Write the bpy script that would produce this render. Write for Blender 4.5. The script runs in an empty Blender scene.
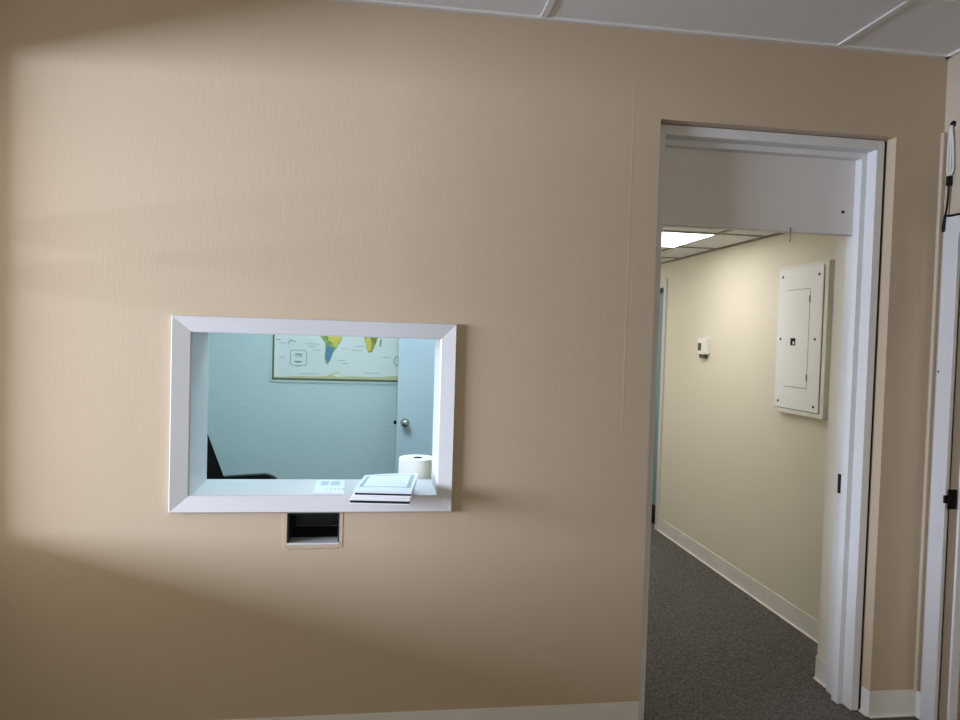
import bpy, bmesh, math, random
from mathutils import Vector, Matrix
random.seed(7)
scene = bpy.context.scene
COL = scene.collection

# ------------------------------------------------------------------ helpers
def lin(c):
    return tuple(((v/255)/12.92 if v/255 <= .04045 else ((v/255+.055)/1.055)**2.4) for v in c)

def material(name, rgb, rough=.6, metal=0.0, spec=.3, var=None, bump=None, srgb=True):
    """var = (scale, amount, stretch) colour mottling; bump = (scale, strength, distance, stretch)"""
    m = bpy.data.materials.new(name); m.use_nodes = True
    nt = m.node_tree; b = nt.nodes['Principled BSDF']
    c = lin(rgb) if srgb else rgb
    b.inputs['Base Color'].default_value = (*c, 1)
    b.inputs['Roughness'].default_value = rough
    b.inputs['Metallic'].default_value = metal
    b.inputs['Specular IOR Level'].default_value = spec
    tc = nt.nodes.new('ShaderNodeTexCoord')
    def noise(scale, stretch, detail=3):
        mp = nt.nodes.new('ShaderNodeMapping'); mp.inputs['Scale'].default_value = stretch
        nt.links.new(tc.outputs['Object'], mp.inputs['Vector'])
        n = nt.nodes.new('ShaderNodeTexNoise'); n.inputs['Scale'].default_value = scale
        n.inputs['Detail'].default_value = detail
        nt.links.new(mp.outputs['Vector'], n.inputs['Vector'])
        return n
    if var:
        n = noise(var[0], var[2])
        r = nt.nodes.new('ShaderNodeValToRGB')
        r.color_ramp.elements[0].position = .3; r.color_ramp.elements[1].position = .7
        r.color_ramp.elements[0].color = (*[v*(1-var[1]) for v in c], 1)
        r.color_ramp.elements[1].color = (*[min(1, v*(1+var[1])) for v in c], 1)
        nt.links.new(n.outputs['Fac'], r.inputs['Fac'])
        nt.links.new(r.outputs['Color'], b.inputs['Base Color'])
    if bump:
        n = noise(bump[0], bump[3], 4)
        bp = nt.nodes.new('ShaderNodeBump')
        bp.inputs['Strength'].default_value = bump[1]; bp.inputs['Distance'].default_value = bump[2]
        nt.links.new(n.outputs['Fac'], bp.inputs['Height'])
        nt.links.new(bp.outputs['Normal'], b.inputs['Normal'])
    return m

def emitter(name, rgb, strength):
    m = bpy.data.materials.new(name); m.use_nodes = True
    nt = m.node_tree; nt.nodes.clear()
    e = nt.nodes.new('ShaderNodeEmission'); e.inputs['Color'].default_value = (*rgb, 1); e.inputs['Strength'].default_value = strength
    o = nt.nodes.new('ShaderNodeOutputMaterial'); nt.links.new(e.outputs[0], o.inputs[0])
    return m

ORIG = {}
def empty(name, loc):
    o = bpy.data.objects.new(name, None); o.location = loc; o.empty_display_size = .05
    COL.objects.link(o); ORIG[o.name] = Vector(loc); return o

def tag(o, label=None, cat=None, group=None, kind=None):
    if label: o['label'] = label
    if cat: o['category'] = cat
    if group: o['group'] = group
    if kind: o['kind'] = kind
    return o

def obj(name, bm, mat, parent=None, smooth=False, label=None):
    bmesh.ops.recalc_face_normals(bm, faces=bm.faces[:])
    me = bpy.data.meshes.new(name)
    if parent is not None:
        org = ORIG[parent.name]
    else:
        xs = [v.co for v in bm.verts]
        lo = [min(p[i] for p in xs) for i in range(3)]; hi = [max(p[i] for p in xs) for i in range(3)]
        org = Vector(((lo[0]+hi[0])/2, (lo[1]+hi[1])/2, lo[2]))
    bmesh.ops.translate(bm, verts=bm.verts[:], vec=-org)
    bm.to_mesh(me); bm.free()
    mats = mat if isinstance(mat, (list, tuple)) else [mat]
    for m in mats: me.materials.append(m)
    if smooth:
        for p in me.polygons: p.use_smooth = True
        me.set_sharp_from_angle(angle=math.radians(40))
    o = bpy.data.objects.new(name, me); COL.objects.link(o)
    if parent is None: o.location = org
    else: o.parent = parent
    ORIG[o.name] = org
    if label: o['label'] = label
    return o

def struct(name, bm, mat):
    return tag(obj(name, bm, mat), kind='structure')

def box(bm, x0, x1, y0, y1, z0, z1, bev=0, seg=2, mi=0):
    x0, x1 = sorted((x0, x1)); y0, y1 = sorted((y0, y1)); z0, z1 = sorted((z0, z1))
    r = bmesh.ops.create_cube(bm, size=1)
    vs = r['verts']
    for v in vs:
        v.co = Vector((x0+(v.co.x+.5)*(x1-x0), y0+(v.co.y+.5)*(y1-y0), z0+(v.co.z+.5)*(z1-z0)))
    fs = set(f for v in vs for f in v.link_faces)
    for f in fs: f.material_index = mi
    if bev:
        es = list(set(e for v in vs for e in v.link_edges))
        r2 = bmesh.ops.bevel(bm, geom=es, offset=bev, segments=seg, profile=.5, affect='EDGES')
        for f in r2['faces']: f.material_index = mi
    return bm

def B(*a, **k):
    bm = bmesh.new(); box(bm, *a, **k); return bm

def cyl(bm, p0, p1, r0, r1=None, n=24, cap=True):
    p0, p1 = Vector(p0), Vector(p1); r1 = r0 if r1 is None else r1
    d = p1-p0; q = Vector((0, 0, 1)).rotation_difference(d.normalized()).to_matrix().to_4x4()
    bmesh.ops.create_cone(bm, cap_ends=cap, segments=n, radius1=r0, radius2=r1, depth=d.length,
                          matrix=Matrix.Translation((p0+p1)/2) @ q)
    return bm

def tube(bm, pts, r, n=8):
    """tube along a Catmull-Rom curve through pts"""
    P = [Vector(p) for p in pts]; Q = []
    for i in range(len(P)-1):
        a, b, c, d = P[max(i-1, 0)], P[i], P[i+1], P[min(i+2, len(P)-1)]
        for k in range(6):
            t = k/6
            Q.append(.5*((2*b)+(c-a)*t+(2*a-5*b+4*c-d)*t*t+(3*b-a-3*c+d)*t**3))
    Q.append(P[-1])
    rings = []; up = Vector((.3, .5, .81)).normalized()
    for i, p in enumerate(Q):
        t = (Q[min(i+1, len(Q)-1)]-Q[max(i-1, 0)]).normalized()
        s = t.cross(up)
        if s.length < 1e-4: s = t.cross(Vector((1, 0, 0)))
        s.normalize(); u = s.cross(t)
        rings.append([bm.verts.new(p+r*(math.cos(2*math.pi*k/n)*s+math.sin(2*math.pi*k/n)*u)) for k in range(n)])
    for a, b in zip(rings, rings[1:]):
        for k in range(n): bm.faces.new((a[k], a[(k+1) % n], b[(k+1) % n], b[k]))
    bm.faces.new(rings[0]); bm.faces.new(rings[-1][::-1])
    return bm

def lathe(bm, prof, origin, axis='Z', n=32):
    """prof = [(radius, height)...] turned about an axis through origin"""
    o = Vector(origin)
    def at(r, h, a):
        c, s = r*math.cos(a), r*math.sin(a)
        return o + (Vector((c, s, h)) if axis == 'Z' else Vector((c, h, s)) if axis == 'Y' else Vector((h, c, s)))
    rings = []
    for r, h in prof:
        if r < 1e-6: rings.append([bm.verts.new(at(0, h, 0))])
        else: rings.append([bm.verts.new(at(r, h, 2*math.pi*k/n)) for k in range(n)])
    for a, b in zip(rings, rings[1:]):
        for k in range(n):
            k2 = (k+1) % n
            if len(a) == 1 and len(b) == 1: continue
            if len(a) == 1: bm.faces.new((a[0], b[k], b[k2]))
            elif len(b) == 1: bm.faces.new((a[k], a[k2], b[0]))
            else: bm.faces.new((a[k], a[k2], b[k2], b[k]))
    return bm

def prism(bm, poly, ax, a, b):
    """poly of 2D points extruded along axis ax (0,1,2) from a to b"""
    def mk(p, t):
        q = list(p); q.insert(ax, t); return bm.verts.new(q)
    A = [mk(p, a) for p in poly]; Bv = [mk(p, b) for p in poly]; n = len(poly)
    for i in range(n): bm.faces.new((A[i], A[(i+1) % n], Bv[(i+1) % n], Bv[i]))
    bm.faces.new(A[::-1]); bm.faces.new(Bv)
    return bm

def quad_slab(bm, c, thick, bend=0):
    """sheet with four bottom corners c (fl, fr, br, bl), a given thickness and an upward bow"""
    c = [Vector(p) for p in c]; N = 8
    def P(u, v):
        p = (c[0]*(1-u)+c[1]*u)*(1-v)+(c[3]*(1-u)+c[2]*u)*v
        p.z += bend*math.sin(math.pi*u)*(0.4+.6*v); return p
    g = [[[bm.verts.new(P(i/N, j/N)+Vector((0, 0, t))) for j in range(N+1)] for i in range(N+1)] for t in (0, thick)]
    for i in range(N):
        for j in range(N):
            for k in (0, 1): bm.faces.new((g[k][i][j], g[k][i+1][j], g[k][i+1][j+1], g[k][i][j+1]))
        bm.faces.new((g[0][i][0], g[0][i+1][0], g[1][i+1][0], g[1][i][0]))
        bm.faces.new((g[0][i][N], g[0][i+1][N], g[1][i+1][N], g[1][i][N]))
        bm.faces.new((g[0][0][i], g[0][0][i+1], g[1][0][i+1], g[1][0][i]))
        bm.faces.new((g[0][N][i], g[0][N][i+1], g[1][N][i+1], g[1][N][i]))
    return bm

# ------------------------------------------------------------------ materials
V = (1, 1, 1)
M = {}
M['beige'] = material('beige wall paint', (0, 0, 0), .55, spec=.35, bump=(60, .16, .003, (1.6, 1.6, .28)))
M['side_beige'] = material('beige side wall paint', (0, 0, 0), .6, bump=(60, .16, .003, (1.6, 1.6, .28)))
def paint_beige(m, rgb):
    m.node_tree.nodes['Principled BSDF'].inputs['Base Color'].default_value = (*rgb, 1)
paint_beige(M['beige'], (.525, .418, .300)); paint_beige(M['side_beige'], (.52, .44, .34))
M['cream'] = material('cream corridor paint', (224, 219, 204), .6, bump=(120, .12, .002, V))
M['teal'] = material('pale green office paint', (184, 199, 197), .55, bump=(45, .5, .004, (.35, 1, 2.2)))
M['white'] = material('white gloss trim paint', (209, 209, 211), .35, spec=.45, var=(3, .02, V), bump=(40, .08, .001, V))
M['frame'] = material('off white door frame paint', (216, 216, 217), .4, spec=.4, var=(4, .025, V), bump=(30, .1, .001, V))
M['panelgrey'] = material('white transom board', (220, 216, 213), .5, var=(2, .03, V))
M['doorwhite'] = material('white door paint', (186, 200, 208), .45)
M['bluegrey'] = material('blue grey door paint', (120, 146, 152), .5)
M['black'] = material('black paint', (14, 14, 15), .5)
M['base'] = material('white vinyl skirting', (224, 223, 219), .5, var=(6, .05, V))
M['tile'] = material('white ceiling tile', (226, 226, 227), .9, spec=.1, var=(25, .02, V), bump=(90, .3, .002, V))
M['shadebar'] = material('shade toned ceiling bar', (138, 132, 116), .5)  # darkened bar colour paints in the shadow gaps of the corridor grid
M['tbar'] = material('white ceiling grid bar', (222, 221, 220), .45)
M['carpet'] = material('charcoal carpet', (100, 97, 94), .95, spec=.05, var=(115, .5, V), bump=(180, .6, .006, V))
M['steel'] = material('polished steel', (190, 190, 185), .18, metal=1)
M['darkmetal'] = material('dark bronze metal', (38, 34, 32), .35, metal=.8)
M['enamel'] = material('light grey enamel', (240, 244, 248), .4)
M['enamel_edge'] = material('pale grey enamel box', (232, 234, 230), .45)
M['slotin'] = material('slot liner paint and shelf shade', (44, 56, 64), .5)
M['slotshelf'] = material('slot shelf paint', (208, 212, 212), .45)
M['blackfab'] = material('black upholstery', (4, 4, 4), .9, spec=.05, bump=(200, .3, .002, V))
M['blackplastic'] = material('black plastic', (9, 9, 10), .5, spec=.2)
M['paper'] = material('white paper', (236, 240, 244), .7)
M['paperblue'] = material('pale blue white paper', (222, 232, 242), .6)
M['print'] = material('grey printing', (160, 176, 190), .7)
M['printfaint'] = material('faint grey printing', (182, 194, 208), .7)
M['pages'] = material('dark cover edge', (24, 25, 33), .6)
M['pink'] = material('pinkish paper', (214, 198, 206), .6)
M['tissue'] = material('white paper towel', (236, 236, 230), .9, bump=(160, .4, .002, V))
M['cardboard'] = material('brown cardboard core', (74, 62, 52), .8)
M['desk'] = material('grey desk laminate', (170, 168, 162), .5)
M['screen'] = material('grey display', (84, 88, 80), .25)
M['plastic'] = material('white plastic', (232, 233, 232), .4)
M['cablewhite'] = material('white cable', (214, 214, 210), .4)
M['ground'] = material('concrete pavement', (120, 118, 114), .9, var=(3, .1, V))
M['mapsea'] = material('pale printed sea', (206, 210, 205), .45, var=(3, .05, V))
M['maprim'] = material('dark olive printed border', (92, 100, 76), .5)
M['green'] = material('green printed land', (130, 152, 92), .5, var=(30, .3, V))
M['yellow'] = material('yellow printed land', (196, 182, 84), .5, var=(30, .1, V))
M['blueland'] = material('blue printed land', (84, 128, 150), .5)
M['olive'] = material('olive printed land', (134, 134, 52), .5, var=(40, .35, V))
M['ice'] = material('pale printed ice', (190, 184, 140), .5)
M['ink'] = material('dark map printing', (92, 116, 110), .6)
M['hall_light'] = emitter('fluorescent diffuser', (1, .97, .92), 7.5)
M['warm_fill'] = emitter('added warm fill panel', (1, .93, .84), 6.0)
M['office_fill'] = emitter('added cool fill panel', (.68, .90, 1.04), 20.5)

# ------------------------------------------------------------------ dimensions
ZC, HC = 2.745, 2.20            # ceilings: front room, corridor
XL, XR = -1.44, 2.287           # front room side walls
DL, DR, DT = 1.061, 2.071, 2.409
XW = 2.312                      # corridor wall
YB = -4.6
OX = .95                        # office right wall

# ------------------------------------------------------------------ floor and ceilings
struct('floor', B(-1.8, 4.0, YB-.15, 6.2, -.1, 0), M['carpet'])
struct('trim_1', B(-14, -1.8, -12, 8, -.25, -.15), M['ground'])['label'] = 'pavement outside'

bm = B(XL-.15, XR+1.6, YB-.15, 0, ZC+.006, ZC+.1)
ceil = struct('ceiling', bm, M['tile'])
bm = bmesh.new()
def bars(bm, xs, ys, x0, x1, y0, y1, z, w=.012, t=.007):
    for x in xs: box(bm, x-w, x+w, y0, y1, z-.001, z+t)
    for y in ys: box(bm, x0, x1, y-w, y+w, z, z+t)
bars(bm, [.578-1.21, .578, 1.79], [-.412-.61*k for k in range(7)], XL, XR, YB, 0, ZC)
box(bm, XL, XR, -.02, 0, ZC-.003, ZC+.007); box(bm, XR-.02, XR, YB, 0, ZC-.003, ZC+.007)
obj('ceiling_grid', bm, M['tbar'], ceil)

bm = B(OX, XR+.2, .25, 5.2, HC+.006, HC+.1)
hc = struct('ceiling_corridor', bm, M['tile'])
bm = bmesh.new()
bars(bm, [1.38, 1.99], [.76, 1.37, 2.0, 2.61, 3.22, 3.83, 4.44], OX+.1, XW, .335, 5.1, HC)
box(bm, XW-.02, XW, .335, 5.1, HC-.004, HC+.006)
obj('ceiling_grid', bm, M['shadebar'], hc)
struct('ceiling_office', B(-1.9, OX, .25, 2.6, 2.5, 2.6), M['tile'])

# ------------------------------------------------------------------ main wall
WX0, WX1, WZ0, WZ1 = -.666, .227, .938, 1.527       # clear opening of the pass-through window
t = .014
SX0, SX1, SZ0, SZ1 = -.320, -.130, .754, .872       # slot
bm = bmesh.new()
Y1 = .25
box(bm, XL-.15, WX0-t, 0, Y1, 0, ZC+.1)
box(bm, WX1+t, DL, 0, Y1, 0, ZC+.1)
box(bm, WX0-t, WX1+t, 0, Y1, WZ1+t, ZC+.1)
box(bm, WX0-t, SX0, 0, Y1, 0, WZ0-t); box(bm, SX1, WX1+t, 0, Y1, 0, WZ0-t)
box(bm, SX0, SX1, 0, Y1, 0, SZ0); box(bm, SX0, SX1, 0, Y1, SZ1, WZ0-t)
box(bm, DL, DR, 0, .235, DT, ZC+.1)
box(bm, DR, XR+.13, 0, .235, 0, ZC+.1)
bmesh.ops.remove_doubles(bm, verts=bm.verts[:], dist=1e-5)
wall = struct('wall_front', bm, M['beige'])
# raised seam of the plasterboard joint beside the doorway
bm = bmesh.new()
prism(bm, [(.946, 0), (.951, -.0004), (.956, 0)], 2, 1.2, ZC-.003)
obj('joint_seam', bm, M['beige'], wall)

# office side lining of the wall, corridor return beyond the door frame
bm = bmesh.new()
box(bm, 2.052, 2.45, .235, .335, 0, HC+.1)
box(bm, OX, 1.09, .25, .335, 0, HC+.1)
box(bm, 1.09, 2.052, .235, .335, 2.1, HC+.1)
struct('wall_corridor_front', bm, M['cream'])
struct('wall_office_front', B(-1.9, WX0-t, .25, .256, 0, 2.6), M['teal'])

# corridor walls
bm = bmesh.new()
box(bm, XW, 2.43, .335, 2.912, 0, HC+.1); box(bm, XW, 2.43, 3.80, 5.2, 0, HC+.1); box(bm, XW, 2.43, 2.912, 3.8, 2.0, HC+.1)
struct('wall_corridor_right', bm, M['cream'])
struct('corridor_door_light_block', B(2.47, 2.5, 2.7, 4.1, 0, HC+.1), M['bluegrey'])  # backing added to block sky light leaking through the door gap
struct('wall_corridor_left', B(OX+.05, 1.05, .335, 5.2, 0, HC+.1), M['cream'])
struct('wall_corridor_back', B(OX, 2.45, 5.1, 5.2, 0, HC+.1), M['cream'])
# office walls
struct('wall_office_back', B(-1.9, OX, 2.5, 2.6, 0, 2.5), M['teal'])
struct('wall_office_left', B(-1.9, -1.8, .256, 2.5, 0, 2.5), M['teal'])
struct('wall_office_right', B(OX, OX+.05, .335, 2.5, 0, 2.5), M['teal'])
# front room side, back
LY0, LY1, LZ0, LZ1 = -1.12, -.132, .80, 2.46          # daylight window in the left wall
bm = bmesh.new()
box(bm, XL-.15, XL, YB, LY0, 0, ZC+.1); box(bm, XL-.15, XL, LY1, 0, 0, ZC+.1)
box(bm, XL-.15, XL, LY0, LY1, 0, LZ0); box(bm, XL-.15, XL, LY0, LY1, LZ1, ZC+.1)
struct('wall_left', bm, M['side_beige'])
bm = bmesh.new()
w2 = tag(empty('window_2', (XL-.075, (LY0+LY1)/2, LZ0)), kind='structure')
box(bm, XL-.13, XL-.03, LY0, LY1, LZ0, LZ0+.03); box(bm, XL-.13, XL-.03, LY0, LY1, LZ1-.03, LZ1)
box(bm, XL-.13, XL-.03, LY0, LY0+.04, LZ0+.03, LZ1-.03); box(bm, XL-.13, XL-.03, LY1-.02, LY1, LZ0+.03, LZ1-.03)
for z in (1.70, 1.85): box(bm, XL-.09, XL-.07, LY0, LY1, z-.006, z+.006)
obj('window_frame', bm, M['white'], w2)
BX0, BX1, BZ0, BZ1 = -1.3, 1.0, .12, 2.5
bm = bmesh.new()
box(bm, XL-.15, BX0, YB-.15, YB, 0, ZC+.1); box(bm, BX1, XR+.13, YB-.15, YB, 0, ZC+.1)
box(bm, BX0, BX1, YB-.15, YB, 0, BZ0); box(bm, BX0, BX1, YB-.15, YB, BZ1, ZC+.1)
struct('wall_back', bm, M['side_beige'])
w3 = tag(empty('fill_window', ((BX0+BX1)/2, YB-.07, BZ0)), kind='structure')  # unseen window added to let in fill light from behind the camera
bm = bmesh.new()
for x in (BX0, (BX0+BX1)/2-.02, BX1-.04): box(bm, x, x+.04, YB-.12, YB-.03, BZ0+.04, BZ1-.04)
box(bm, BX0, BX1, YB-.12, YB-.03, BZ0, BZ0+.04); box(bm, BX0, BX1, YB-.12, YB-.03, BZ1-.04, BZ1)
obj('window_frame', bm, M['white'], w3)

RY0, RY1, RZ = -1.02, -.124, 2.012                   # doorway in the right wall
bm = bmesh.new()
box(bm, XR, XR+.13, RY1, 0, 0, ZC+.1); box(bm, XR, XR+.13, YB, RY0, 0, ZC+.1); box(bm, XR, XR+.13, RY0, RY1, RZ, ZC+.1)
struct('wall_right', bm, M['side_beige'])
struct('wall_side_room', B(3.6, 3.7, YB, 0, 0, ZC+.1), M['side_beige'])
struct('wall_side_room_end', B(XR+.13, 3.7, 0, .1, 0, ZC+.1), M['side_beige'])

# ------------------------------------------------------------------ skirting
def cove(bm, ax, a, b, wallpos, out):
    """vinyl cove skirting run along axis ax (0: x, 1: y) standing off a wall at wallpos toward out"""
    prof = [(0, 0), (.015, 0), (.0145, .003), (.006, .006), (.0045, .014), (.004, .1045), (.004, .107), (0, .107)]
    poly = [(wallpos+out*d, z) for d, z in prof]
    prism(bm, poly, ax, a, b)
bm = bmesh.new(); cove(bm, 0, XL, DL-.001, 0, -1); struct('baseboard_front', bm, M['base'])
bm = bmesh.new(); cove(bm, 0, DR-.004, XR, 0, -1); cove(bm, 1, 0, .048, DR, -1); cove(bm, 1, -.04, 0, XR, -1)
struct('baseboard_front_right', bm, M['base'])
bm = bmesh.new(); cove(bm, 1, .335, 2.865, XW, -1); struct('baseboard_right', bm, M['base'])
bm = bmesh.new(); cove(bm, 1, .221, .337, 2.052, -1); cove(bm, 0, 2.048, XW, .335, 1); struct('baseboard_return', bm, M['base'])
bm = bmesh.new(); cove(bm, 1, YB, 0, XL, 1); struct('baseboard_left', bm, M['base'])
bm = bmesh.new(); cove(bm, 1, YB, RY0-.08, XR, -1); struct('baseboard_room_right', bm, M['base'])

# ------------------------------------------------------------------ pass-through window
w1 = tag(empty('window_1', (-.224, 0, .875)), kind='structure')
CX0, CX1, CZ0, CZ1 = -.732, .286, .878, 1.586
bm = bmesh.new()
outer = [(CX0, CZ0), (CX1, CZ0), (CX1, CZ1), (CX0, CZ1)]
inner = [(WX0, WZ0), (WX1, WZ0), (WX1, WZ1), (WX0, WZ1)]
def ring(pts, y): return [bm.verts.new((x, y, z)) for x, z in pts]
def inset(pts, d):
    s = [(1, 1), (-1, 1), (-1, -1), (1, -1)]; return [(x+d*a, z+d*b) for (x, z), (a, b) in zip(pts, s)]
R = [ring(outer, 0), ring(outer, -.018), ring(inset(outer, .003), -.022), ring(inset(inner, -.004), -.009), ring(inner, -.006), ring(inner, .0)]
for a, b in zip(R, R[1:]):
    for i in range(4): bm.faces.new((a[i], a[(i+1) % 4], b[(i+1) % 4], b[i]))
obj('window_frame', bm, M['white'], w1)
bm = bmesh.new()
box(bm, WX0-t, WX0, 0, .258, WZ0, WZ1); box(bm, WX1, WX1+t, 0, .258, WZ0, WZ1); box(bm, WX0-t, WX1+t, 0, .258, WZ1, WZ1+t)
obj('window_lining', bm, M['white'], w1)
obj('window_sill', B(WX0-t, WX1+t, -.004, .29, WZ0-t, WZ0), M['white'], w1)

# ------------------------------------------------------------------ slot under the window
sl = tag(empty('deal_slot', (-.225, 0, SZ0)), 'small rectangular pass through slot in the beige wall under the white window frame', 'slot')
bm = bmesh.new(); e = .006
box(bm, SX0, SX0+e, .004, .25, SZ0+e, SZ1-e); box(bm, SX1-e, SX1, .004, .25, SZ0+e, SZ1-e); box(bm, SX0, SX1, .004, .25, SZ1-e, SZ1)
box(bm, SX0+e, SX1-e, .24, .25, SZ0+e, SZ1-e); box(bm, SX0+e, SX1-e, .075, .24, SZ0, SZ0+e-.001)  # rear part of the shelf takes the dark liner colour as painted shade
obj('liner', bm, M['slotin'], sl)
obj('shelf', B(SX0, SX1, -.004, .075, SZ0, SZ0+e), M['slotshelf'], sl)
bm = bmesh.new()
box(bm, SX0-.016, SX0, -.0016, .004, SZ0-.012, SZ1, .0006); box(bm, SX1, SX1+.012, -.0016, .004, SZ0-.012, SZ1, .0006)
box(bm, SX0, SX1, -.0014, .003, SZ0-.012, SZ0, .0006)
for k in range(9):
    x = SX0+.02*k+random.uniform(0, .012)
    cyl(bm, (x, -.001, SZ0-.013+random.uniform(-.003, .003)), (x+.022, -.001, SZ0-.013+random.uniform(-.003, .003)), .0028, .0022, 8)
obj('rim', bm, M['beige'], sl)

# ------------------------------------------------------------------ door frame of the corridor doorway
d1 = tag(empty('door_1', ((DL+DR)/2, .1, 0)), kind='structure')
FY0, FY1 = .05, .222
bm = B(2.024, 2.058, FY0, FY1, 0, DT-.003, .002); obj('jamb', bm, M['frame'], d1)
bm = B(1.0645, 1.104, FY0, FY1, 0, DT-.003, .002); obj('jamb', bm, M['frame'], d1)
bm = B(1.104, 2.024, FY0, FY1, 2.367, DT-.003, .002); obj('head', bm, M['frame'], d1)
bm = bmesh.new()
box(bm, 2.000, 2.024, .108, .150, 0, 2.367, .0015); box(bm, 1.104, 1.128, .108, .150, 0, 2.367, .0015); box(bm, 1.128, 2.000, .108, .150, 2.343, 2.367, .0015)
obj('door_stop', bm, M['frame'], d1)
tp = obj('transom_panel', B(1.104, 2.024, .150, .196, 2.028, 2.367, .002), M['panelgrey'], d1)
bm = bmesh.new(); cyl(bm, (1.951, .1502, 2.123), (1.951, .1485, 2.123), .0065, n=20); obj('bolt_hole', bm, M['black'], tp)
bm = bmesh.new(); tube(bm, [(1.712, .1475, 2.045), (1.712, .147, 2.03), (1.713, .147, 2.012), (1.713, .148, 1.990), (1.711, .152, 1.985)], .0024)
obj('hook', bm, M['screen'], tp)
bm = B(2.0215, 2.0245, .181, .203, .900, .985, .001); sp = obj('strike_plate', bm, M['darkmetal'], d1)
obj('latch_hole', B(2.0205, 2.0220, .186, .199, .918, .966), M['black'], sp)
struct('trim_2', B(DR-.0128, DR-.0006, .058, .066, .0, DT-.004), M['black'])['label'] = 'dark gap between door frame and wall'

# ------------------------------------------------------------------ doorway in the right wall
d2 = tag(empty('door_2', (XR, -.57, 0)), kind='structure')
bm = bmesh.new()
for (a, b) in ((-.118, -.043), (RY0-.072, RY0)):
    box(bm, XR-.018, XR, a, b, 0, 2.083, .003)
box(bm, XR-.018, XR, RY0, -.118, 2.010, 2.083, .003)
obj('casing', bm, M['white'], d2)
bm = bmesh.new()
box(bm, XR, XR+.13, RY1, RY1+.006, 0, RZ); box(bm, XR, XR+.13, RY0-.004, RY0+.01, 0, RZ); box(bm, XR, XR+.13, RY0, RY1, RZ-.012, RZ)
box(bm, XR+.036, XR+.07, RY1-.012, RY1, 0, RZ-.012)
obj('jamb', bm, M['frame'], d2)
s2 = obj('strike_plate', B(XR-.012, XR+.03, RY1-.003, RY1, .905, .985, .001), M['darkmetal'], d2)
obj('latch_lip', B(XR-.03, XR-.008, RY1-.006, RY1+.002, .93, .962, .002), M['darkmetal'], s2)

bm = bmesh.new(); cyl(bm, (XR-.0185, -.052, 1.455), (XR-.017, -.052, 1.455), .0045, n=14); obj('nail_hole', bm, M['black'], d2)
# cable cover strip in the corner
tag(obj('cable_raceway', B(2.270, XR-.0005, -.018, -.0005, .108, 2.437, .002), M['side_beige']),
    'narrow beige cable cover strip running up the corner beside the right door casing', 'cable cover')

# hanging cables
hx = XR
cab = tag(empty('hanging_cable', (XR-.01, -.05, 2.03)), 'white and black cable hanging from a hole in the right wall above the door casing', 'cable')
bm = bmesh.new()
tube(bm, [(hx+.01, -.044, 2.462), (hx-.008, -.043, 2.452), (hx-.010, -.041, 2.40), (hx-.012, -.040, 2.33), (hx-.012, -.041, 2.28), (hx-.012, -.046, 2.262), (hx-.012, -.049, 2.25)], .0042)
tube(bm, [(hx+.01, -.046, 2.462), (hx-.008, -.049, 2.448), (hx-.008, -.058, 2.38), (hx-.008, -.063, 2.31), (hx-.010, -.066, 2.275), (hx-.012, -.060, 2.258), (hx-.012, -.055, 2.27), (hx-.011, -.052, 2.34), (hx-.009, -.049, 2.43)], .0042)
obj('white_lead', bm, M['cablewhite'], cab, True, 'white lead')
bm = B(hx-.020, hx-.004, -.060, -.042, 2.212, 2.252, .003); obj('plug', bm, M['blackplastic'], cab)
bm = bmesh.new()
tube(bm, [(hx-.012, -.051, 2.214), (hx-.012, -.050, 2.17), (hx-.014, -.048, 2.12), (hx-.022, -.046, 2.07), (hx-.0245, -.045, 2.035), (hx-.0245, -.049, 2.03), (hx-.0245, -.050, 2.06), (hx-.022, -.054, 2.088), (hx-.012, -.075, 2.0890), (hx-.012, -.2, 2.0885), (hx-.010, -.5, 2.088)], .0042)
obj('black_lead', bm, M['blackplastic'], cab, True, 'black lead')
bm = bmesh.new(); lathe(bm, [(0, -.008), (.010, -.007), (.014, -.003), (.015, .002)], (hx, -.045, 2.463), 'X', 16)
obj('grommet', bm, M['darkmetal'], cab, True)

# ------------------------------------------------------------------ corridor door far end
d4 = tag(empty('door_4', (XW, 3.4, 0)), kind='structure')
bm = bmesh.new()
box(bm, XW-.016, XW, 2.865, 2.912, 0, 2.065, .002); box(bm, XW-.016, XW, 3.8, 3.87, 0, 2.065, .002); box(bm, XW-.016, XW, 2.912, 3.8, 1.995, 2.065, .002)
obj('casing', bm, M['white'], d4)
lf = obj('door_leaf', B(XW+.04, XW+.08, 2.914, 3.798, .004, 1.965), M['bluegrey'], d4)
obj('kick_plate', B(XW+.036, XW+.04, 2.98, 3.79, .006, .16), M['black'], lf)
bm = bmesh.new(); lathe(bm, [(0, -.055), (.02, -.052), (.027, -.04), (.02, -.025), (.01, -.02), (.01, 0), (.03, 0)], (XW+.04, 3.72, .95), 'X', 20)
obj('door_knob', bm, M['steel'], lf, True)

# ------------------------------------------------------------------ breaker panel
PX = XW-.032
bp = tag(empty('breaker_panel', (XW, .94, 1.168)), 'grey metal electrical breaker panel mounted on the cream corridor wall', 'electrical panel')
obj('box', B(PX, XW, .714, 1.166, 1.168, 1.994, .002), M['enamel_edge'], bp)
cv = obj('cover', B(PX-.006, PX, .748, 1.164, 1.195, 1.975, .002), M['enamel'], bp)
bm = bmesh.new(); box(bm, PX-.0008, PX+.001, .7445, .7485, 1.192, 1.962); box(bm, PX-.0008, PX+.001, .7485, 1.164, 1.1915, 1.1955)
obj('cover_gap', bm, M['screen'], cv)
pdoor = obj('panel_door', B(PX-.0078, PX-.006, .858, 1.072, 1.318, 1.855, .0006), M['enamel'], bp)
bm = bmesh.new()
for (a, b, c, d) in ((.8562, .8585, 1.316, 1.857),): box(bm, PX-.0066, PX-.0061, a, b, c, d)
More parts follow.
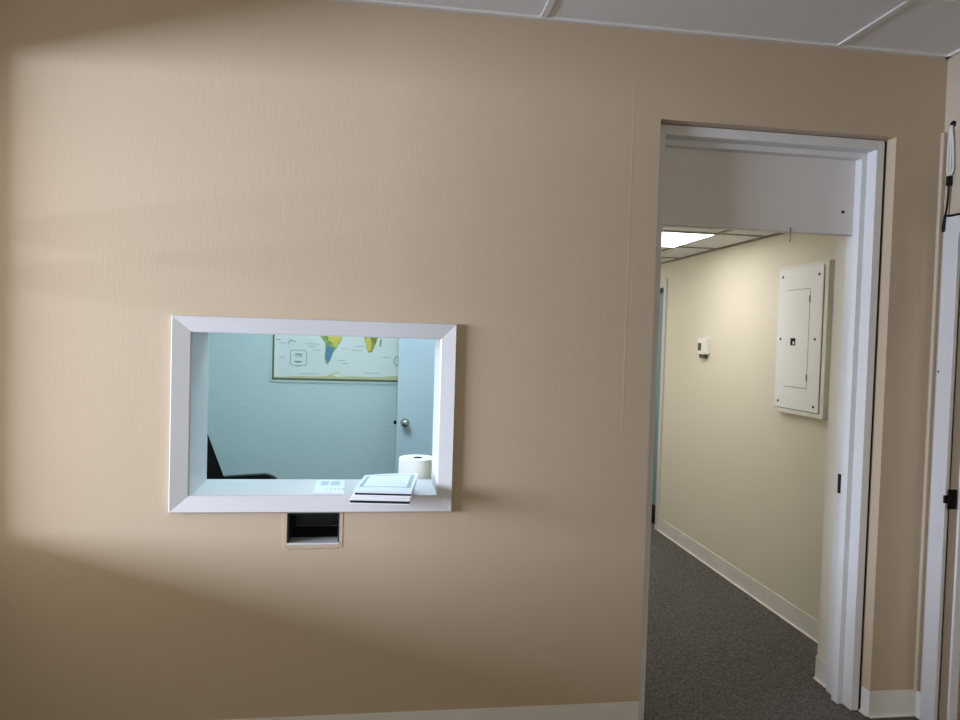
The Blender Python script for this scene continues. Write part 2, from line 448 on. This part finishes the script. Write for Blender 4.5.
box(bm, PX-.0066, PX-.0061, .8585, 1.074, 1.3155, 1.3182); box(bm, PX-.0066, PX-.0061, .8585, 1.074, 1.855, 1.857); box(bm, PX-.0066, PX-.0061, 1.072, 1.0735, 1.3182, 1.855)
obj('door_gap', bm, M['screen'], pdoor)
lt = obj('latch', B(PX-.0105, PX-.0075, .975, 1.020, 1.548, 1.588, .001), M['blackplastic'], pdoor, label='small black latch')
obj('latch_tab', B(PX-.0135, PX-.0105, .978, .994, 1.553, 1.570, .001), M['enamel'], lt)
for z in (1.375, 1.80):
    obj('hinge', B(PX-.0095, PX-.0065, .855, .860, z-.018, z+.018), M['darkmetal'], pdoor)
for y, z in ((1.125, 1.935), (.785, 1.925), (1.125, 1.583), (.80, 1.583), (1.125, 1.23), (.79, 1.225)):
    bm = bmesh.new(); lathe(bm, [(0, -.004), (.006, -.003), (.008, 0)], (PX-.006, y, z), 'X', 12)
    obj('screw', bm, M['screen'], bp, True)

# ------------------------------------------------------------------ thermostat
th = tag(empty('thermostat', (XW, 2.18, 1.465)), 'small white thermostat with grey display on the corridor wall', 'thermostat')
obj('housing', B(XW-.036, XW, 2.075, 2.200, 1.467, 1.58, .005), M['plastic'], th)
obj('display', B(XW-.0375, XW-.034, 2.140, 2.190, 1.495, 1.548), M['screen'], th)
obj('lower_block', B(XW-.024, XW, 2.11, 2.195, 1.440, 1.467, .003), M['screen'], th)  # small dark block under the housing

# ------------------------------------------------------------------ corridor ceiling light and added fill panels
hl = tag(empty('ceiling_light', (1.38, 1.685, HC)), 'bright square fluorescent panel set in the corridor ceiling', 'ceiling light')
obj('diffuser', B(.79, 1.976, 1.384, 1.988, HC-.002, HC+.004), M['hall_light'], hl)
bm = bmesh.new()
for a in ((.778, .79, 1.372, 2.0), (1.976, 1.988, 1.372, 2.0), (.79, 1.976, 1.372, 1.384), (.79, 1.976, 1.988, 2.0)): box(bm, *a, HC-.003, HC+.005)
obj('frame', bm, M['tbar'], hl)
hl2 = tag(empty('ceiling_light', (1.3, 3.5, HC)), 'added unseen fluorescent fill panel further down the corridor ceiling', 'ceiling light')  # unseen panel added to brighten the far corridor wall
obj('diffuser', B(.79+.3, 1.65, 3.24, 4.40, HC-.002, HC+.004), M['hall_light'], hl2)
bm = bmesh.new()
for a in ((1.078, 1.09, 3.228, 4.412), (1.65, 1.662, 3.228, 4.412), (1.09, 1.65, 3.228, 3.24), (1.09, 1.65, 4.40, 4.412)): box(bm, *a, HC-.003, HC+.005)
obj('frame', bm, M['tbar'], hl2)
ol = tag(empty('ceiling_light', (-.3, 1.2, 2.5)), 'added unseen cool white fill panel in the ceiling of the office behind the window', 'ceiling light')  # unseen panel added to light the office
obj('diffuser', B(-.88, .28, .92, 1.5, 2.492, 2.496), M['office_fill'], ol)
bm = bmesh.new()
for a in ((-.9, -.88, .9, 1.52), (.28, .3, .9, 1.52), (-.88, .28, .9, .92), (-.88, .28, 1.5, 1.52)): box(bm, *a, 2.488, 2.5)
obj('frame', bm, M['tbar'], ol)

# ------------------------------------------------------------------ office door (standing open)
d3 = tag(empty('door_3', (.54, 2.38, 0)), kind='structure')
lf = obj('door_leaf', B(.134, .944, 2.36, 2.40, .008, 2.04, .002), M['doorwhite'], d3)
bm = bmesh.new()
lathe(bm, [(0, -.066), (.012, -.066), (.020, -.063), (.026, -.055), (.028, -.046), (.025, -.036), (.014, -.028), (.011, -.022), (.012, -.012), (.030, -.008), (.033, -.003), (.033, 0)], (.192, 2.36, .923), 'Y', 32)
obj('door_knob', bm, M['steel'], lf, True)
obj('latch_bolt', B(.113, .134, 2.372, 2.388, .91, .935, .002), M['darkmetal'], lf)

# ------------------------------------------------------------------ wall map
mp = tag(empty('world_map', (-.11, 2.5, 1.20)), 'world map poster with yellow and green continents on the office back wall', 'map')
MX0, MX1, MZ0, MZ1 = -.745, .515, 1.200, 2.06
yb = 2.492
obj('backing', B(MX0-.018, MX1+.018, yb, 2.4995, MZ0-.018, MZ1+.018, .002), M['teal'], mp)
obj('border', B(MX0, MX1, yb-.003, yb+.001, MZ0, MZ1), M['maprim'], mp)
obj('sheet', B(MX0+.013, MX1-.013, yb-.005, yb-.002, MZ0+.014, MZ1-.014), M['mapsea'], mp)
def land(name, pts, mat, dy=.0062):
    if max(x for x, z in pts) < -.2 and min(z for x, z in pts) < 1.5: pts = [(-.345+(x+.335)*.78, z) for x, z in pts]
    elif name in ('africa', 'madagascar') or (mat is M['yellow'] and -.1 < pts[0][0] < 0): pts = [(-.063+(x+.04)*.85, z) for x, z in pts]
    bm = bmesh.new(); prism(bm, pts, 1, yb-dy, yb-.0045); return obj(name, bm, mat, mp)
# south america: green west, yellow east, blue south
land('south_america', [(-.44, 1.60), (-.40, 1.655), (-.33, 1.66), (-.25, 1.60), (-.222, 1.545), (-.238, 1.49), (-.275, 1.44), (-.31, 1.40), (-.335, 1.345), (-.355, 1.315), (-.378, 1.325), (-.385, 1.37), (-.378, 1.44), (-.385, 1.47), (-.425, 1.51)], M['green'])
land('land_patch', [(-.345, 1.60), (-.27, 1.59), (-.228, 1.545), (-.243, 1.49), (-.28, 1.443), (-.30, 1.445), (-.315, 1.47), (-.355, 1.49), (-.36, 1.55)], M['yellow'], .0068)
land('land_patch', [(-.378, 1.435), (-.345, 1.45), (-.30, 1.435), (-.315, 1.40), (-.337, 1.345), (-.36, 1.325), (-.378, 1.36)], M['blueland'], .0068)
land('africa', [(-.185, 1.70), (-.15, 1.77), (-.05, 1.79), (.03, 1.75), (.075, 1.66), (.035, 1.59), (.018, 1.51), (-.005, 1.455), (-.028, 1.412), (-.058, 1.408), (-.075, 1.45), (-.092, 1.505), (-.10, 1.585), (-.17, 1.61)], M['olive'])
land('land_patch', [(-.088, 1.505), (-.045, 1.52), (-.03, 1.47), (-.035, 1.425), (-.058, 1.414), (-.072, 1.45)], M['yellow'], .0068)
land('madagascar', [(.040, 1.515), (.052, 1.50), (.045, 1.45), (.031, 1.455)], M['green'])
land('north_america', [(-.70, 1.93), (-.62, 1.99), (-.40, 2.0), (-.33, 1.93), (-.40, 1.85), (-.45, 1.80), (-.47, 1.745), (-.43, 1.69), (-.40, 1.66), (-.42, 1.655), (-.48, 1.69), (-.54, 1.76), (-.58, 1.83), (-.64, 1.88)], M['olive'])
land('eurasia', [(-.15, 1.80), (-.14, 1.88), (-.08, 1.96), (.10, 2.01), (.40, 1.99), (.48, 1.92), (.38, 1.85), (.34, 1.76), (.28, 1.68), (.25, 1.73), (.20, 1.66), (.16, 1.73), (.10, 1.72), (.06, 1.66), (.02, 1.78), (-.06, 1.81)], M['green'])
land('australia', [(.31, 1.53), (.36, 1.58), (.42, 1.57), (.45, 1.50), (.43, 1.45), (.38, 1.46), (.32, 1.46)], M['yellow'])
land('antarctica', [(MX0+.014, 1.215), (MX1-.014, 1.215), (MX1-.014, 1.226), (.30, 1.232), (.12, 1.246), (.05, 1.238), (-.06, 1.232), (-.2, 1.236), (-.29, 1.228), (-.325, 1.24), (-.30, 1.262), (-.272, 1.275), (-.285, 1.255), (-.335, 1.25), (-.37, 1.232), (-.46, 1.228), (-.55, 1.23), (-.65, 1.222), (MX0+.014, 1.222)], M['ice'])
bm = bmesh.new()
y0, y1 = yb-.0066, yb-.0045
def bar(x0, x1, z0, z1): box(bm, x0, x1, y0, y1, z0, z1)
def outline(x0, x1, z0, z1, w=.004):
    r = .018; pts = []
    for cx, cz, a0 in ((x1-r, z1-r, 0), (x0+r, z1-r, 90), (x0+r, z0+r, 180), (x1-r, z0+r, 270)):
        for k in range(5):
            a = math.radians(a0+k*22.5); pts.append((cx+r*math.cos(a), cz+r*math.sin(a)))
    for (a, b), (c, d) in zip(pts, pts[1:]+pts[:1]):
        cyl(bm, (a, yb-.005, b), (c, yb-.005, d), w/2, n=6)
outline(-.622, -.508, 1.305, 1.412)
bar(-.590, -.540, 1.381, 1.388)
for x in (-.582, -.568, -.556, -.545): bar(x-.002, x+.002, 1.360, 1.381)
bar(-.595, -.54, 1.330, 1.335); bar(-.585, -.55, 1.325, 1.330); bar(-.585, -.545, 1.296, 1.299)
obj('cartouche', bm, M['ink'], mp)
bm = bmesh.new()
for x, z, w in ((-.47, 1.414, .06), (-.5, 1.44, .05), (-.52, 1.458, .1), (-.56, 1.245, .14), (-.27, 1.43, .06), (-.2, 1.42, .08), (-.18, 1.45, .07), (.02, 1.375, .06), (-.29, 1.345, .05), (-.26, 1.325, .04), (-.1, 1.26, .1), (-.7, 1.46, .05), (-.64, 1.475, .05), (-.7, 1.36, .04)):
    bar(x, x+w, z, z+.0025)
for (xa, za), (xb, zb) in (((-.64, 1.455), (-.62, 1.485)), ((-.62, 1.485), (-.585, 1.47)), ((-.72, 1.48), (-.69, 1.485))):
    cyl(bm, (xa, yb-.005, za), (xb, yb-.005, zb), .0025, n=6)
def ellipse(cx, cz, a, b):
    for k in range(20):
        p, q = k*2*math.pi/20, (k+1)*2*math.pi/20
        cyl(bm, (cx+a*math.cos(p), yb-.005, cz+b*math.sin(p)), (cx+a*math.cos(q), yb-.005, cz+b*math.sin(q)), .003, n=6)
obj('lettering', bm, M['ink'], mp)
bm = bmesh.new()
ellipse(.135, 1.352, .028, .034); bar(.133, .137, 1.325, 1.380)
obj('compass_rose', bm, M['ink'], mp)

# ------------------------------------------------------------------ desk behind the window and paper towel roll
dk = tag(empty('desk', (.1, .62, 0)), 'grey laminate desk standing in the office behind the window sill', 'desk')
obj('desktop', B(-.50, .88, .31, .86, .722, .752, .004), M['desk'], dk)
for x in (-.46, .80):
    for y in (.34, .79): obj('leg', B(x, x+.04, y, y+.04, 0, .722, .003), M['darkmetal'], dk)
rl = tag(empty('paper_towel_roll', (.178, .43, .752)), 'white paper towel roll standing at the right end of the window behind the folders', 'paper roll')
bm = bmesh.new(); lathe(bm, [(.021, 0), (.079, 0), (.082, .003), (.082, .250), (.079, .2545), (.021, .2545)], (.178, .43, .752), n=48)
obj('paper', bm, M['tissue'], rl, True)
bm = bmesh.new(); lathe(bm, [(.0195, .2), (.0195, 0), (.021, 0), (.021, .2546), (.0195, .2546), (.0195, .2)], (.178, .43, .752), n=32)
obj('core', bm, M['cardboard'], rl, True, 'dark cardboard core')

# ------------------------------------------------------------------ black office chair
ch = tag(empty('office_chair', (-.62, 1.24, 0)), 'black office chair with armrests behind the left side of the window', 'chair')
cy0, cy1 = 1.00, 1.48
bm = B(-.86, -.36, cy0, cy1, .43, .52, .035, 4); obj('seat', bm, M['blackfab'], ch, True)
bm = bmesh.new()
pts = [(-.80, .50), (-.849, .706), (-.946, .962), (-.992, 1.08), (-1.02, 1.10), (-1.075, 1.085), (-1.05, 1.0), (-.93, .70), (-.90, .50)]
prism(bm, pts, 1, cy0, cy1)
bmesh.ops.bevel(bm, geom=bm.edges[:], offset=.012, segments=3, affect='EDGES')
obj('backrest', bm, M['blackfab'], ch, True)
for y in (cy0-.05, cy1):
    bm = bmesh.new()
    prism(bm, [(-.90, .690), (-.90, .706), (-.84, .708), (-.70, .718), (-.63, .724), (-.595, .715), (-.565, .697), (-.56, .685), (-.60, .682)], 1, y, y+.05)
    bmesh.ops.bevel(bm, geom=bm.edges[:], offset=.005, segments=2, affect='EDGES')
    a = obj('armrest', bm, M['blackplastic'], ch, True)
    yc = y+.025
    bm = bmesh.new(); tube(bm, [(-.66, yc, .70), (-.62, yc, .62), (-.64, yc, .52), (-.66, yc+(.04 if y < cy0 else -.04), .46)], .016)
    obj('arm_support', bm, M['blackplastic'], a, True)
bm = bmesh.new(); cyl(bm, (-.62, 1.24, .08), (-.62, 1.24, .43), .028, .024); obj('gas_column', bm, M['blackplastic'], ch, True)
bm = bmesh.new()
for k in range(5):
    a = 2*math.pi*k/5+.3; tube(bm, [(-.62, 1.24, .10), (-.62+.15*math.cos(a), 1.24+.15*math.sin(a), .09), (-.62+.30*math.cos(a), 1.24+.30*math.sin(a), .068)], .018)
bs = obj('star_base', bm, M['blackplastic'], ch, True)
for k in range(5):
    a = 2*math.pi*k/5+.3; c = Vector((-.62+.30*math.cos(a), 1.24+.30*math.sin(a), .028)); s = Vector((-math.sin(a), math.cos(a), 0))*.02
    bm = bmesh.new(); cyl(bm, c-s, c+s, .028, n=16); obj('caster', bm, M['blackplastic'], bs, True)

# ------------------------------------------------------------------ papers on the sill
fm = tag(empty('printed_form', (-.176, .11, WZ0)), 'thin white printed leaflet lying flat on the sill left of the folders', 'leaflet')
bm = bmesh.new(); quad_slab(bm, [(-.229, .020, WZ0+.0005), (-.118, .017, WZ0+.0005), (-.124, .225, WZ0+.0005), (-.234, .225, WZ0+.0005)], .0095, .001)
obj('sheets', bm, M['paperblue'], fm)
zt = WZ0+.0107
def sheet_mark(name, rects):
    bm = bmesh.new()
    for (x0, x1, y0, y1) in rects: box(bm, x0, x1, y0, y1, zt, zt+.0010)
    obj(name, bm, M['printfaint'], fm)
sheet_mark('printed_block', [(-.213, -.183, .125, .195)])
sheet_mark('printed_block', [(-.175, -.141, .125, .195)])
sheet_mark('lettering', [(-.19+k*.016, -.182+k*.016, .045, .058) for k in range(5)])

def rotc(cx, cy, w, d, ang, z):
    """corners fl, fr, br, bl of a w x d sheet; z = one height or four"""
    z = [z]*4 if not isinstance(z, (list, tuple)) else z
    c, s = math.cos(ang), math.sin(ang); out = []
    for (u, v), zz in zip(((-w/2, -d/2), (w/2, -d/2), (w/2, d/2), (-w/2, d/2)), z):
        out.append((cx+c*u-s*v, cy+s*u+c*v, zz))
    return out
def folder(label, c, h, edge, cover, inset_=.004):
    cx = sum(p[0] for p in c)/4; cy = sum(p[1] for p in c)/4
    f = tag(empty('folder', (cx, cy, min(p[2] for p in c))), label, 'folder', 'folders stacked on the window sill')
    def shr(k, dz): return [(cx+(p[0]-cx)*k, cy+(p[1]-cy)*k, p[2]+dz) for p in c]
    bm = bmesh.new(); quad_slab(bm, c, .0032); obj('cover', bm, cover, f)
    bm = bmesh.new(); quad_slab(bm, shr(.985, .0032), h-.0064); obj('pages', bm, edge, f)
    bm = bmesh.new(); quad_slab(bm, shr(.998, h-.0032), .0032); obj('cover', bm, cover, f)
    return f
z = WZ0+.0004
folder('white folder with a black page edge, lowest of the stack on the sill', rotc(.030, -.012, .213, .279, -.11, z), .0155, M['pages'], M['paper'])
folder('white folder with pinkish page edge, between the lowest and the black edged one above', rotc(.036, -.008, .206, .274, -.12, z+.0159), .0090, M['pink'], M['paper'])
folder('white folder with dark page edge directly under the top certificate', rotc(.042, -.002, .204, .270, -.12, z+.0253), .0135, M['pages'], M['paper'])
# certificate on top, lifted at its far right corner
cc = rotc(.041, -.008, .209, .262, -.14, [z+.0392, z+.0392, z+.058, z+.0435])
ct = tag(empty('certificate', (.042, .0, z+.038)), 'white certificate with a grey border lying on top of the folder stack', 'paper')
bm = bmesh.new(); quad_slab(bm, cc, .0030, .003); obj('sheet', bm, M['paperblue'], ct)
def uv(u, v, dz):
    c = [Vector(p) for p in cc]; p = (c[0]*(1-u)+c[1]*u)*(1-v)+(c[3]*(1-u)+c[2]*u)*v
    p.z += .003*math.sin(math.pi*u)*(.4+.6*v)+dz; return p
def strip(bm, u0, u1, v0, v1, tilt=0, N=10):
    g = []
    for k in range(N+1):
        a = k/N
        for kk in (0, 1):
            if u1-u0 > v1-v0: p = (u0+(u1-u0)*a, v0+(v1-v0)*kk+tilt*a)
            else: p = (u0+(u1-u0)*kk, v0+(v1-v0)*a)
            g.append(bm.verts.new(uv(*p, .0034)))
    for k in range(N): bm.faces.new((g[2*k], g[2*k+1], g[2*k+3], g[2*k+2]))
bm = bmesh.new()
strip(bm, .05, .12, .22, .92); strip(bm, .88, .95, .22, .92); strip(bm, .12, .88, .88, .92); strip(bm, .12, .88, .22, .25)
obj('border', bm, M['print'], ct)
bm = bmesh.new()
for v in (.36, .48, .60, .72): strip(bm, .2, .82, v, v+.015, .09)
obj('lettering', bm, M['printfaint'], ct)

# ------------------------------------------------------------------ lights
sl3 = tag(empty('ceiling_light', (2.95, -1.6, ZC)), 'added unseen warm fill lamp in the room beyond the right doorway', 'ceiling light')  # unseen lamp added to light the side room and doorway jamb
obj('diffuser', B(2.75, 3.15, -1.9, -1.3, ZC-.006, ZC-.002), M['warm_fill'], sl3)
bm = bmesh.new()
for a in ((2.73, 2.75, -1.92, -1.28), (3.15, 3.17, -1.92, -1.28), (2.75, 3.15, -1.92, -1.9), (2.75, 3.15, -1.3, -1.28)): box(bm, *a, ZC-.012, ZC+.006)
obj('frame', bm, M['tbar'], sl3)
w = bpy.data.worlds.new('sky'); scene.world = w; w.use_nodes = True
bg = w.node_tree.nodes['Background']; bg.inputs['Color'].default_value = (1.0, .94, .81, 1); bg.inputs['Strength'].default_value = 2.25

def area(name, loc, target, sx, sy, power, color):
    l = bpy.data.lights.new(name, 'AREA'); l.shape = 'RECTANGLE'; l.size = sx; l.size_y = sy; l.energy = power; l.color = color
    o = bpy.data.objects.new(name, l); o.location = loc
    o.rotation_euler = (Vector(target)-Vector(loc)).to_track_quat('-Z', 'Y').to_euler(); COL.objects.link(o); return o
area('daylight_side', (-6.3, -2.6, 1.70), (0, -2.6, 1.70), 3.4, 1.35, 820, (.87, .98, 1.23))

def portal(name, loc, rot, sx, sy):
    l = bpy.data.lights.new(name, 'AREA'); l.shape = 'RECTANGLE'; l.size = sx; l.size_y = sy
    l.cycles.is_portal = True
    o = bpy.data.objects.new(name, l); o.location = loc; o.rotation_euler = rot; COL.objects.link(o)
portal('window_portal', (XL-.16, (LY0+LY1)/2, (LZ0+LZ1)/2), (0, -math.pi/2, 0), LZ1-LZ0, LY1-LY0)
portal('window_portal', ((BX0+BX1)/2, YB-.16, (BZ0+BZ1)/2), (math.pi/2, 0, 0), BX1-BX0, BZ1-BZ0)

# ------------------------------------------------------------------ camera
yaw, pitch, roll = .141, -.031, .030
cyw, syw, cp, sp_ = math.cos(yaw), math.sin(yaw), math.cos(pitch), math.sin(pitch)
fwd = Vector((syw*cp, cyw*cp, sp_)); r0 = Vector((cyw, -syw, 0)); u0 = r0.cross(fwd)
right = math.cos(roll)*r0+math.sin(roll)*u0; up = -math.sin(roll)*r0+math.cos(roll)*u0
cam = bpy.data.cameras.new('camera'); cam.sensor_width = 36; cam.lens = 710.73/960*36
co = bpy.data.objects.new('camera', cam); COL.objects.link(co)
mw = Matrix((right, up, -fwd)).transposed().to_4x4(); mw.translation = Vector((0, -2.67, 1.537))
co.matrix_world = mw; scene.camera = co

vs = scene.view_settings
vs.view_transform = 'Standard'; vs.look = 'None'; vs.gamma = 1; vs.use_curve_mapping = False; vs.exposure = 0
scene.cycles.max_bounces = 10; scene.cycles.diffuse_bounces = 6
scene.cycles.use_denoising = True
